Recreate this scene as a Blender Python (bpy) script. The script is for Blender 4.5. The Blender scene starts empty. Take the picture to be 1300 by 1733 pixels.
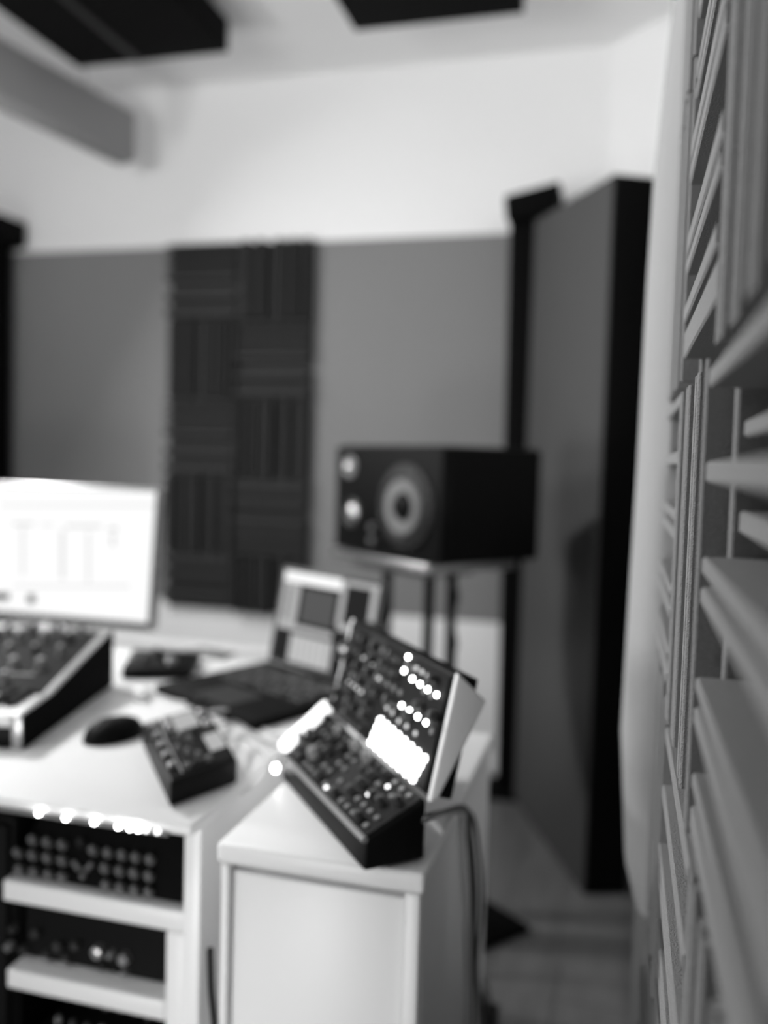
import bpy, bmesh, math, random
from mathutils import Vector as V, Matrix
random.seed(7)
S = bpy.context.scene
COL = S.collection

# ------------------------------------------------------------------ camera
F, PITCH, ROLL, YAW, EYE = 1486.0, .0573, .0278, .2658, 1.15
fw = V((-math.sin(YAW)*math.cos(PITCH), math.cos(YAW)*math.cos(PITCH), -math.sin(PITCH)))
r0 = V((math.cos(YAW), math.sin(YAW), 0)); u0 = r0.cross(fw)
rt = r0*math.cos(ROLL) + u0*math.sin(ROLL); up = -r0*math.sin(ROLL) + u0*math.cos(ROLL)
cd = bpy.data.cameras.new('camera'); cam = bpy.data.objects.new('camera', cd); COL.objects.link(cam)
cam.matrix_world = Matrix(((rt.x, up.x, -fw.x, 0), (rt.y, up.y, -fw.y, 0), (rt.z, up.z, -fw.z, EYE), (0, 0, 0, 1)))
cd.sensor_fit = 'VERTICAL'; cd.sensor_height = 36; cd.lens = F/1733*36
cd.clip_start = .01
cd.dof.use_dof = True; cd.dof.focus_distance = .66; cd.dof.aperture_fstop = cd.lens/15.0
S.camera = cam

# ------------------------------------------------------------------ world, light, exposure
w = bpy.data.worlds.new('world'); S.world = w; w.use_nodes = True
w.node_tree.nodes['Background'].inputs[0].default_value = (1, 1, 1, 1)
w.node_tree.nodes['Background'].inputs[1].default_value = .1
S.view_settings.view_transform = 'Standard'; S.view_settings.look = 'None'
S.view_settings.gamma = 1; S.view_settings.use_curve_mapping = False
S.view_settings.exposure = 0.1

def area(name, loc, target, sx, sy, power):
    l = bpy.data.lights.new(name, 'AREA'); l.shape = 'RECTANGLE'; l.size = sx; l.size_y = sy; l.energy = power
    o = bpy.data.objects.new(name, l); COL.objects.link(o); o.location = loc
    o.rotation_euler = (V(target) - V(loc)).to_track_quat('-Z', 'Y').to_euler(); return o
area('ceiling_lamp', (-2.1, 1.75, 2.25), (0, 1.0, 1.0), .2, .2, 66)
area('uplight', (-1.5, .3, 1.7), (-1.2, 1.9, 2.6), .8, .5, 26)
area('low_rear_lamp', (-2.75, -1.2, .95), (-.3, 2.2, 1.1), .35, .35, 8)
cabinet_fill = area('cabinet_fill', (-.75, -.9, .38), (-.47, .85, .50), .35, .35, 1.7); cabinet_fill.data.spread = math.radians(52)  # unseen fill light added to brighten the cabinet and rack fronts
area('left_lamp', (-2.45, 1.1, 1.06), (0, 1.1, 1.1), .26, .26, 20)

# ------------------------------------------------------------------ helpers
def ray(x, y): return fw + rt*((x-650)/F) - up*((y-866.5)/F)
O = V((0, 0, EYE))
def zp(x, y, z): d = ray(x, y); return O + d*((z-EYE)/d.z)
def yp(x, y, Y): d = ray(x, y); return O + d*(Y/d.y)
def pp(x, y, p, n): d = ray(x, y); return O + d*((p-O).dot(n)/d.dot(n))

def mat(name, g, rough=.6, spec=.4, metal=0, bump=0, scale=60, var=0, emit=0, coat=0):
    m = bpy.data.materials.new(name); m.use_nodes = True; nt = m.node_tree; b = nt.nodes['Principled BSDF']
    b.inputs['Base Color'].default_value = (g, g, g, 1); b.inputs['Roughness'].default_value = rough
    b.inputs['Specular IOR Level'].default_value = spec; b.inputs['Metallic'].default_value = metal
    b.inputs['Coat Weight'].default_value = coat
    if emit:
        b.inputs['Emission Color'].default_value = (1, 1, 1, 1); b.inputs['Emission Strength'].default_value = emit
    if bump or var:
        tc = nt.nodes.new('ShaderNodeTexCoord'); n = nt.nodes.new('ShaderNodeTexNoise')
        n.inputs['Scale'].default_value = scale; n.inputs['Detail'].default_value = 4
        nt.links.new(tc.outputs['Object'], n.inputs['Vector'])
        if bump:
            bp = nt.nodes.new('ShaderNodeBump'); bp.inputs['Strength'].default_value = bump; bp.inputs['Distance'].default_value = .002
            nt.links.new(n.outputs['Fac'], bp.inputs['Height']); nt.links.new(bp.outputs[0], b.inputs['Normal'])
        if var:
            mr = nt.nodes.new('ShaderNodeMapRange'); mr.inputs['To Min'].default_value = g*(1-var); mr.inputs['To Max'].default_value = g*(1+var)
            nt.links.new(n.outputs['Fac'], mr.inputs['Value']); nt.links.new(mr.outputs[0], b.inputs['Base Color'])
    return m

M = dict(
    white=mat('white_wall_paint', .84, .8, bump=.1, scale=90),
    ceiling=mat('ceiling_paint', .84, .85, bump=.1, scale=70),
    darkwall=mat('charcoal_wall_paint', .08, .85, bump=.1, scale=90),
    foam=mat('grey_acoustic_foam', .235, .97, .02, bump=.7, scale=800, var=.3),
    foamlight=mat('pale_acoustic_foam', .30, .95, .1, bump=.4, scale=900, var=.05),
    darkfoam=mat('charcoal_acoustic_foam', .045, .95, .1, bump=.5, scale=500, var=.1),
    blackcloth=mat('black_stretched_cloth', .004, .9, .08, bump=.2, scale=700),
    greycloth=mat('grey_stretched_cloth', .07, .9, .15, bump=.3, scale=500, var=.06),
    bafflecloth=mat('mid_grey_cloth', .36, .9, .15, bump=.2, scale=500),
    desk=mat('white_laminate', .84, .38, .45, bump=.02, scale=30),
    cabinet=mat('white_lacquer', .80, .42, .45, bump=.02, scale=30),
    black=mat('black_plastic', .003, .5, .12, bump=.05, scale=300),
    matblack=mat('matt_black_paint', .002, .8, .08),
    darkgrey=mat('dark_grey_plastic', .022, .5, .4),
    midgrey=mat('mid_grey_plastic', .16, .5, .4),
    silver=mat('brushed_aluminium', .5, .32, .5, metal=.85),
    chrome=mat('polished_metal', .8, .15, .5, metal=1),
    panel=mat('black_faceplate', .005, .6, .08, bump=.03, scale=200),
    greypanel=mat('dark_grey_faceplate', .016, .6, .12),
    wood=mat('dark_wood_cheek', .05, .5, .4, var=.3, scale=15),
    cream=mat('white_plastic', .75, .4, .45),
    paper=mat('light_label', .7, .6),
    cone=mat('woven_speaker_cone', .16, .38, .6, bump=.3, scale=400),
    rubber=mat('rubber', .02, .6, .3),
    cable=mat('black_cable', .015, .5, .4),
    greycable=mat('grey_cable', .30, .5, .4),
    whitecable=mat('white_cable', .7, .45, .4),
    glow=mat('lit_led', .8, emit=18),
    glowmid=mat('dim_led', .5, emit=2.5),
    glowlow=mat('faint_led', .4, emit=.6),
    trimglow=mat('emissive_trim', .8, emit=1.6),  # glow put into the end trim of the modular case
    pad=mat('lit_pad', .8, emit=6),
    screen=mat('screen_white', .01, .7, .03, emit=.93),
    screengrey=mat('screen_pale_grey', .01, .7, .03, emit=.60),
    screenline=mat('screen_grey', .01, .7, .03, emit=.66),
    screendark=mat('screen_dark', .002, .6, .03, emit=.008),
    screenmid=mat('screen_mid', .01, .7, .03, emit=.07),
    screenlap=mat('screen_light', .01, .7, .03, emit=.42),
    glass=mat('window_glow', .3, emit=.12),
)
def wallmat():
    m = bpy.data.materials.new('two_tone_wall_paint'); m.use_nodes = True; nt = m.node_tree; b = nt.nodes['Principled BSDF']
    g = nt.nodes.new('ShaderNodeNewGeometry'); s = nt.nodes.new('ShaderNodeSeparateXYZ'); nt.links.new(g.outputs['Position'], s.inputs[0])
    a = nt.nodes.new('ShaderNodeMath'); a.operation = 'GREATER_THAN'; a.inputs[1].default_value = .576
    c = nt.nodes.new('ShaderNodeMath'); c.operation = 'LESS_THAN'; c.inputs[1].default_value = 1.972
    k = nt.nodes.new('ShaderNodeMath'); k.operation = 'MULTIPLY'
    nt.links.new(s.outputs['Z'], a.inputs[0]); nt.links.new(s.outputs['Z'], c.inputs[0])
    nt.links.new(a.outputs[0], k.inputs[0]); nt.links.new(c.outputs[0], k.inputs[1])
    mx = nt.nodes.new('ShaderNodeMix'); mx.data_type = 'RGBA'
    mx.inputs['A'].default_value = (.84, .84, .84, 1); mx.inputs['B'].default_value = (.205, .205, .205, 1)
    nt.links.new(k.outputs[0], mx.inputs['Factor']); nt.links.new(mx.outputs['Result'], b.inputs['Base Color'])
    b.inputs['Roughness'].default_value = .8; b.inputs['Specular IOR Level'].default_value = .25
    n = nt.nodes.new('ShaderNodeTexNoise'); n.inputs['Scale'].default_value = 60
    bp = nt.nodes.new('ShaderNodeBump'); bp.inputs['Strength'].default_value = .12; bp.inputs['Distance'].default_value = .002
    nt.links.new(g.outputs['Position'], n.inputs['Vector']); nt.links.new(n.outputs['Fac'], bp.inputs['Height']); nt.links.new(bp.outputs[0], b.inputs['Normal'])
    return m
M['wall'] = wallmat()
def floormat():
    m = bpy.data.materials.new('grey_wood_floor'); m.use_nodes = True; nt = m.node_tree; b = nt.nodes['Principled BSDF']
    tc = nt.nodes.new('ShaderNodeTexCoord'); mp = nt.nodes.new('ShaderNodeMapping'); mp.inputs['Scale'].default_value = (12, 1.6, 1)
    n = nt.nodes.new('ShaderNodeTexNoise'); n.inputs['Scale'].default_value = 3; n.inputs['Detail'].default_value = 5
    oi = nt.nodes.new('ShaderNodeObjectInfo'); cr = nt.nodes.new('ShaderNodeMapRange'); cr.inputs['To Min'].default_value = .06; cr.inputs['To Max'].default_value = .15
    ad = nt.nodes.new('ShaderNodeMath'); ad.operation = 'MULTIPLY_ADD'; ad.inputs[1].default_value = .35; 
    nt.links.new(tc.outputs['Object'], mp.inputs[0]); nt.links.new(mp.outputs[0], n.inputs['Vector'])
    nt.links.new(oi.outputs['Random'], ad.inputs[0]); nt.links.new(n.outputs['Fac'], ad.inputs[2])
    nt.links.new(ad.outputs[0], cr.inputs['Value']); nt.links.new(cr.outputs[0], b.inputs['Base Color'])
    b.inputs['Roughness'].default_value = .42
    return m
M['floor'] = floormat()

class MB:
    def __init__(s): s.v = []; s.f = []
    def add(s, vs, fs):
        k = len(s.v); s.v += [tuple(v) for v in vs]; s.f += [tuple(i+k for i in f) for f in fs]; return s
    def hexa(s, a, b):           # two quads, bottom a and top b, same winding
        return s.add(list(a)+list(b), [(3, 2, 1, 0), (4, 5, 6, 7), (0, 1, 5, 4), (1, 2, 6, 5), (2, 3, 7, 6), (3, 0, 4, 7)])
    def box(s, x0, x1, y0, y1, z0, z1):
        return s.hexa([(x0, y0, z0), (x1, y0, z0), (x1, y1, z0), (x0, y1, z0)], [(x0, y0, z1), (x1, y0, z1), (x1, y1, z1), (x0, y1, z1)])
    def quadslab(s, q, n, t):    # slab: quad q, thickness t along n
        n = V(n).normalized()*t; q = [V(p) for p in q]
        return s.hexa(q, [p+n for p in q])
    def cyl(s, p, n, r, h, k=16, r2=None):
        p = V(p); n = V(n).normalized(); a = n.orthogonal().normalized(); b = n.cross(a); r2 = r if r2 is None else r2
        vs = []
        for c, rr in ((p, r), (p+n*h, r2)):
            vs += [c+a*rr*math.cos(2*math.pi*i/k)+b*rr*math.sin(2*math.pi*i/k) for i in range(k)]
        return s.add(vs, [tuple(range(k-1, -1, -1)), tuple(range(k, 2*k))]+[(i, (i+1) % k, k+(i+1) % k, k+i) for i in range(k)])
    def lathe(s, p, n, prof, k=32):   # prof [(r,h)]
        p = V(p); n = V(n).normalized(); a = n.orthogonal().normalized(); b = n.cross(a); vs = []; fs = []
        for r, h in prof:
            vs += [p+n*h+a*r*math.cos(2*math.pi*i/k)+b*r*math.sin(2*math.pi*i/k) for i in range(k)]
        for j in range(len(prof)-1):
            fs += [(j*k+i, j*k+(i+1) % k, (j+1)*k+(i+1) % k, (j+1)*k+i) for i in range(k)]
        fs.append(tuple(range(k-1, -1, -1))); fs.append(tuple((len(prof)-1)*k+i for i in range(k)))
        return s.add(vs, fs)
    def tube(s, pts, r, k=8):
        pts = [V(p) for p in pts]; vs = []; fs = []; prev = None
        for i, p in enumerate(pts):
            t = (pts[min(i+1, len(pts)-1)]-pts[max(i-1, 0)]).normalized()
            if prev is None: a = t.orthogonal().normalized()
            else: a = (prev-t*prev.dot(t)).normalized()
            prev = a; b = t.cross(a)
            vs += [p+a*r*math.cos(2*math.pi*j/k)+b*r*math.sin(2*math.pi*j/k) for j in range(k)]
        for i in range(len(pts)-1):
            fs += [(i*k+j, i*k+(j+1) % k, (i+1)*k+(j+1) % k, (i+1)*k+j) for j in range(k)]
        fs.append(tuple(range(k-1, -1, -1))); fs.append(tuple((len(pts)-1)*k+i for i in range(k)))
        return s.add(vs, fs)
    def build(s, name, m, parent=None, bev=0, seg=2, smooth=False):
        me = bpy.data.meshes.new(name); me.from_pydata(s.v, [], s.f)
        bm = bmesh.new(); bm.from_mesh(me); bmesh.ops.recalc_face_normals(bm, faces=bm.faces)
        if bev: bmesh.ops.bevel(bm, geom=[e for e in bm.edges], offset=bev, segments=seg, profile=.5, affect='EDGES', clamp_overlap=True)
        if bev or smooth:
            for f in bm.faces: f.smooth = True
        bm.to_mesh(me); bm.free()
        me.materials.append(M[m])
        if bev or smooth: me.set_sharp_from_angle(angle=math.radians(38 if smooth else 50))
        o = bpy.data.objects.new(name, me); COL.objects.link(o)
        if parent:
            o.parent = parent; p = parent; mi = V((0, 0, 0))
            while p: mi += p.location; p = p.parent
            me.transform(Matrix.Translation(-mi))
        return o
def tag(o, label, cat, group=None):
    o['label'] = label; o['category'] = cat
    if group: o['group'] = group
    return o
def thing(name, loc, label, cat, group=None):
    o = bpy.data.objects.new(name, None); COL.objects.link(o); o.location = loc; o.empty_display_size = .05
    return tag(o, label, cat, group)
def struct(o): o['kind'] = 'structure'; return o
def smoothpath(pts, n=8):
    pts = [V(p) for p in pts]; out = []
    for i in range(len(pts)-1):
        p0 = pts[max(i-1, 0)]; p1 = pts[i]; p2 = pts[i+1]; p3 = pts[min(i+2, len(pts)-1)]
        for j in range(n):
            t = j/n; out.append(.5*((2*p1)+(p2-p0)*t+(2*p0-5*p1+4*p2-p3)*t*t+(3*p1-p0-3*p2+p3)*t**3))
    return out+[pts[-1]]
def copy(o, parent=None, loc=None):
    c = o.copy(); COL.objects.link(c)
    if parent: c.parent = parent
    if loc is not None: c.location = loc
    return c

# ------------------------------------------------------------------ room
XL, XR, YB, YF, CZ = -3.0, .135, 3.166, -1.45, 2.593
fl = struct(MB().box(XL, XR, YF, YB, -.06, -.006).build('floor', 'floor'))
struct(MB().box(XL-.1, XR+.1, YF-.1, YB+.1, CZ, CZ+.08).build('ceiling', 'ceiling'))
struct(MB().box(XL-.1, XR+.1, YB, YB+.1, -.06, CZ).build('wall_back', 'wall'))
struct(MB().box(XR, XR+.1, YF, YB, -.06, CZ).build('wall_right', 'wall'))
struct(MB().box(XL-.1, XR+.1, YF-.1, YF, -.06, CZ).build('wall_front', 'darkwall'))
wl = MB()
wl.box(XL-.1, XL, YF, .45, -.06, CZ).box(XL-.1, XL, 1.85, YB, -.06, CZ).box(XL-.1, XL, .45, 1.85, -.06, .95).box(XL-.1, XL, .45, 1.85, 2.15, CZ)
struct(wl.build('wall_left', 'darkwall'))
wn = struct(MB().box(XL-.09, XL-.08, .45, 1.85, .95, 2.15).build('window_1', 'glass'))
fr = MB()
for a in ((.45, .50, .95, 2.15), (1.80, 1.85, .95, 2.15), (.50, 1.80, .95, 1.0), (.50, 1.80, 2.10, 2.15), (1.125, 1.175, 1.0, 2.10)):
    fr.box(XL-.07, XL-.01, a[0], a[1], a[2], a[3])
fr.build('window_frame', 'cabinet', wn)
# slanted boxing that closes the back right corner
b = MB(); b.hexa([(-.103, YB, 0), (XR, 2.93, 0), (XR, YB, 0), (-.10, YB, 0)], [(-.103, YB, CZ), (XR, 2.93, CZ), (XR, YB, CZ), (-.10, YB, CZ)])
struct(b.build('wall_corner', 'white'))
# floor planks
PW, PL = .145, 1.28; me0 = {}
for i in range(int((XR-XL)/PW)+1):
    x0 = XL+i*PW; x1 = min(x0+PW, XR)
    if x1-x0 < .02: continue
    y = YF - (i*.47 % 1)*PL
    while y < YB:
        a, c = max(y, YF), min(y+PL, YB)
        if c-a > .03:
            MB().box(x0+.0012, x1-.0012, a+.0012, c-.0012, -.006, random.uniform(-.0008, 0)).build('plank', 'floor', fl)
        y += PL
bb = MB().box(XL, XR, YB-.012, YB, 0, .06).build('baseboard_back', 'cabinet', bev=.002); struct(bb)

# ------------------------------------------------------------------ acoustic foam
HI, LO, MI = .0815, .062, .069
RIBS = [[(.009, .0), (.010, HI), (.0215, HI), (.0225, 0)], [(.039, 0), (.040, LO), (.050, LO), (.051, 0)], [(.0635, 0), (.0645, HI), (.077, HI), (.078, 0)],
        [(.092, 0), (.093, LO), (.106, LO), (.107, 0)], [(.120, 0), (.121, HI), (.131, HI), (.1325, MI), (.1375, MI), (.139, HI), (.149, HI), (.150, 0)],
        [(.192, 0), (.193, HI), (.201, HI), (.2025, MI), (.2095, MI), (.211, HI), (.2215, HI), (.2225, 0)],
        [(.250, 0), (.251, HI), (.259, HI), (.2605, MI), (.2695, MI), (.271, HI), (.285, HI), (.286, 0)]]
def pair(a, b, c, d): return [(a-.001, 0), (a, HI), (b, HI), (b+.0015, MI), (c-.0015, MI), (c, HI), (d, HI), (d+.001, 0)]
def bar(a, b, h): return [(a-.001, 0), (a, h), (b, h), (b+.001, 0)]
RIBS_V = [bar(.002, .015, .066), bar(.026, .037, HI), pair(.106, .118, .127, .142), pair(.203, .215, .223, .239), pair(.270, .280, .286, .297)]
RIBS_U = [[(.3-a_, h_) for a_, h_ in reversed(r)] for r in (bar(.031, .055, HI), bar(.062, .076, HI), pair(.106, .118, .125, .141), pair(.186, .199, .206, .222), pair(.262, .272, .279, .293))][::-1]
BT = .006
def ribmesh(r, vertical, T=.3):
    # local frame: u (along wall), v up (0..-T), h out of the wall
    e = .0012; prof = []
    for i, (s, h) in enumerate(r):
        if h and r[i-1][1] < h: prof += [(s, BT+h-.0015), (s+.0015, BT+h)]
        elif h and r[i+1][1] < h: prof += [(s-.0015, BT+h), (s, BT+h-.0015)]
        else: prof.append((s, BT+h))
    def P(s, l, hh): return (s, -l, hh) if vertical else (l, -s, hh)
    vs = [P(s, e, hh) for s, hh in prof]+[P(s, T-e, hh) for s, hh in prof]; k = len(prof)
    return vs, [tuple(range(k)), tuple(range(2*k-1, k-1, -1))]+[(i, k+i, k+(i+1) % k, (i+1) % k) for i in range(k)]
def tile(name, parent, origin, ax, out, vertical, m, flip=False, split=True, zlen=.3, jig=0, ribname='rib', hs=1.0, ribset=None):
    """origin = top corner of the tile on the wall, ax = direction along the wall, out = away from the wall"""
    ax = V(ax); out = V(out)
    th = random.uniform(-jig, jig)
    def W(p): return V(origin)+ax*(p[0]+p[1]*th)+V((0, 0, 1))*(p[1])+out*p[2]
    bk = MB(); z1 = -zlen
    vs = [(.001, -.001, 0), (.299, -.001, 0), (.299, z1+.001, 0), (.001, z1+.001, 0)]
    bk.hexa([W(p) for p in vs], [W((p[0], p[1], BT)) for p in vs])
    ribs = []
    for r in (ribset or RIBS):
        if flip: r = [(.3-a_, h_) for a_, h_ in reversed(r)]
        if not vertical and r[-1][0] > zlen: continue
        dh = random.uniform(-.0012, .0012)
        ribs.append(ribmesh([(a_, h_*hs+(dh if h_ else 0)) for a_, h_ in r], vertical, zlen if vertical else .3))
    if not split:
        for vs, fs in ribs: bk.add([W(p) for p in vs], fs)
    t = bk.build(name, m, parent)
    if split:
        for vs, fs in ribs: MB().add([W(p) for p in vs], fs).build(ribname, m, t)
    return t
# back wall, two tiles wide: x from -1.755 to -1.155
CX, TZ = -1.455, 1.976
pb = thing('acoustic_foam_panel', (CX, YB, .55), 'charcoal ribbed foam panel, two tiles wide, on the far wall between monitor and loudspeaker', 'acoustic panel')
for j in range(2):
    for k in range(5):
        zl = .3 if k < 4 else .228
        tile('foam_tile', pb, (CX-.3+.3*j+.002*j, YB-.001, TZ-.3*k-.002*j), (1, 0, 0), (0, -1, 0), (j+k) % 2 == 1, 'darkfoam', flip=(k+j) % 3 == 1, split=False, zlen=zl, jig=.004, hs=.6)
# right wall, seen at a grazing angle: four columns of tiles
pr_ = thing('acoustic_foam_panel', (XR, .7, .02), 'grey ribbed foam panel filling the right edge of the view, running along the right wall', 'acoustic panel')
def rtile(y0, ztop, vert, flip=False, jig=.006, xoff=0, split=True, ribset=None):
    tile('foam_tile', pr_, (XR-.001-xoff, y0, ztop), (0, 1, 0), (-1, 0, 0), vert, 'foam', flip=flip, jig=jig, split=split, ribset=ribset)
Y0 = .55
layout = {  # column start : {row k (top z = 1.22+.3k): vertical?}
    Y0-.6: {k: (k % 2 == 0) for k in range(-3, 5)},
    Y0-.3: {-4: False, -3: True, -2: False, -1: True, 0: False, 1: True, 2: False, 3: True, 4: False},
    Y0:     {-4: True, -3: False, -2: True, -1: False, 0: True, 1: False, 2: False, 3: True, 4: False},
    Y0+.3: {-4: False, -3: True, -2: False, -1: True, 0: False, 1: True, 2: True, 3: False, 4: True},
    Y0+.6: {-4: True, -3: False, -2: True},
}
for y0, rows in layout.items():
    for k, vt in rows.items():
        dz = 0 if y0 < Y0+.1 else (.012 if y0 < Y0+.5 else -.045)
        rtile(y0+.0005, 1.22+.3*k+dz, vt, ribset=(RIBS_U if k >= 1 and not vt and y0 > .5 else RIBS_V if vt and y0 > Y0-.1 else None))
# warped plain sheet beyond the tiles
zs = [(.575, .034), (.62, .022), (.79, .010), (1.0, .013), (1.16, .016), (1.4, .018), (1.54, .021), (1.77, .036), (2.1, .045), (2.45, .048)]
def prof(x): return [(XR-.002, 1.125), (.052, 1.125), (x+.024, 1.135), (x+.014, 1.15), (x+.006, 1.17), (x+.0015, 1.20), (x, 1.24), (x+.004, 1.415), (x+.01, 1.42), (XR-.002, 1.42)]
vs = []; fs = []; fine = []
for i in range(len(zs)-1):
    for j in range(5):
        t = j/5; fine.append((zs[i][0]*(1-t)+zs[i+1][0]*t, zs[i][1]*(1-t)+zs[i+1][1]*t))
fine.append(zs[-1])
for z, x in fine: vs += [(a, c, z) for a, c in prof(x)]
k = 10
for i in range(len(fine)-1):
    fs += [(i*k+j, i*k+(j+1) % k, (i+1)*k+(j+1) % k, (i+1)*k+j) for j in range(k)]
fs += [tuple(range(k)), tuple((len(fine)-1)*k+j for j in range(k))[::-1]]
tag(MB().add(vs, fs).build('foam_sheet', 'foamlight', smooth=True), 'pale smooth foam sheet curling off the right wall behind the ribbed tiles', 'acoustic panel')

# ------------------------------------------------------------------ ceiling clouds and hanging baffle
def cloud(x0, x1, y0, y1, z0, z1, label, seam=None):
    t = thing('ceiling_cloud', ((x0+x1)/2, (y0+y1)/2, z1), label, 'acoustic panel', 'black panels under the ceiling')
    MB().box(x0, x1, y0, y1, z0, z1).build('panel', 'blackcloth', t, bev=.006)
    if seam:
        for s in seam: MB().box(s-.012, s+.012, y0+.01, y1-.01, z0-.006, z0+.004).build('strap', 'darkgrey', t, bev=.002)
    for a in (x0+.08, x1-.08):
        for c in (y0+.08, y1-.08): MB().cyl((a, c, z1-.002), (0, 0, 1), .004, CZ-z1+.002, 8).build('hanger', 'silver', t)
cloud(-1.84, -1.285, .75, 2.663, 2.45, 2.553, 'large black cloth ceiling panel with a seam, hanging upper left beside the grey baffle', seam=(-1.60,))
cloud(-.845, -.335, .70, 2.615, 2.45, 2.553, 'smaller-looking black ceiling panel cut by the top edge, above the centre of the room')
t = thing('hanging_baffle', (-1.9, 2.5, 2.25), 'long grey baffle hanging under the ceiling at upper left, ending in mid-air', 'baffle')
p = MB(); q0 = [yp(230, 276, 2.95), yp(209, 291, 2.95)]
A1 = yp(230, 191, 2.95); A0 = yp(230, 273, 2.95); B0 = yp(209, 291, 2.95)
dx = V((yp(-30, 137, 1.95).x-A0.x, -1.0, 0))
dirv = V((-.20, -1.25, 0))
def bq(off):
    a = A0+off; c = A1+off; e = V((B0.x-.02, B0.y, A0.z-.012))+off; g = e+V((0, 0, (c-a).z)); return [a, e, g, c]
p.hexa(bq(V((0, 0, 0))), bq(dirv)); p.build('panel', 'bafflecloth', t, bev=.004)
for k_ in (.15, .85):
    c = A1+dirv*k_; MB().cyl((c.x-.06, c.y, c.z-.004), (0, 0, 1), .003, CZ-c.z+.004, 8).build('hanger', 'silver', t)

# ------------------------------------------------------------------ tall items at the back wall
def column(cx, label, m=1):
    t = thing('corner_column', (cx, 3.06, 0), label, 'column', 'black columns at the back wall')
    MB().hexa([(cx-.030, 3.02, 0), (cx+.05, 3.02, 0), (cx+.05, 3.12, 0), (cx-.030, 3.12, 0)],
              [(cx-.053, 3.02, 2.0), (cx+.055, 3.02, 2.0), (cx+.055, 3.12, 2.0), (cx-.053, 3.12, 2.0)]).build('shaft', 'matblack', t, bev=.004)
    MB().hexa([(cx-.058, 2.97, 1.965), (cx+.11, 2.97, 1.985), (cx+.11, 3.14, 1.985), (cx-.058, 3.14, 1.965)],
              [(cx-.068, 2.97, 2.045), (cx+.115, 2.97, 2.085), (cx+.115, 3.14, 2.085), (cx-.068, 3.14, 2.045)]).build('cap', 'matblack', t, bev=.008)
    MB().box(cx-.08, cx+.08, 2.96, 3.14, 0, .02).build('foot', 'matblack', t, bev=.003)
column(-.358, 'slim black column with a wider cap standing behind the loudspeaker and the tall grey panel')
column(-2.52, 'black column cut by the left edge, standing at the back wall beyond the monitor')
# tall cloth panel across the right corner
t = thing('bass_trap', (-.2, 2.65, 0), 'tall dark grey cloth panel with black sides standing across the right corner', 'acoustic panel')
a = V((-.322, 2.985, 0)); c = V((-.062, 2.37, 0)); n = V((.906, .42, 0)).normalized()
z0, z1 = 1.965, 1.905
def pan(o1, o2, ins=0):
    A, C = a+n*o1, c+n*o1; A2, C2 = a+n*o2, c+n*o2
    return [A, C, C2, A2], [A+V((0, 0, z0)), C+V((0, 0, z1)), C2+V((0, 0, z1)), A2+V((0, 0, z0))]
p = MB(); p.hexa(*pan(.006, .125)); p.build('frame', 'blackcloth', t, bev=.003)
p = MB(); q, q2 = pan(0, .008); p.hexa([v+V((0, 0, .004)) for v in q], [v-V((0, 0, .004)) for v in q2]); p.build('cloth_face', 'greycloth', t, bev=.003)

# ------------------------------------------------------------------ loudspeaker and stand
def R2(v, th): return V((v.x*math.cos(th)-v.y*math.sin(th), v.x*math.sin(th)+v.y*math.cos(th), v.z))
o_ = V((-.387, 1.917, .92)); th = -.665; W_, D_, H_ = .436, .315, .27
ax = V((math.cos(th), math.sin(th), 0)); bx = V((-math.sin(th), math.cos(th), 0)); Z = V((0, 0, 1))
sp = thing('loudspeaker', o_-ax*W_/2+bx*D_/2, 'black three-way loudspeaker lying on its side on a stand behind the white cabinet', 'speaker')
def SB(a0, a1, b0, b1, h0, h1):   # box in the speaker frame; a negative = to the left along the baffle
    q = [o_+ax*a0+bx*b0, o_+ax*a1+bx*b0, o_+ax*a1+bx*b1, o_+ax*a0+bx*b1]
    return [v+Z*h0 for v in q], [v+Z*h1 for v in q]
MB().hexa(*SB(-W_, 0, .012, D_, 0, H_)).build('cabinet_body', 'black', sp, bev=.012, seg=3)
MB().hexa(*SB(-W_+.004, -.004, 0, .016, .004, H_-.004)).build('baffle', 'panel', sp, bev=.006, seg=3)
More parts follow.
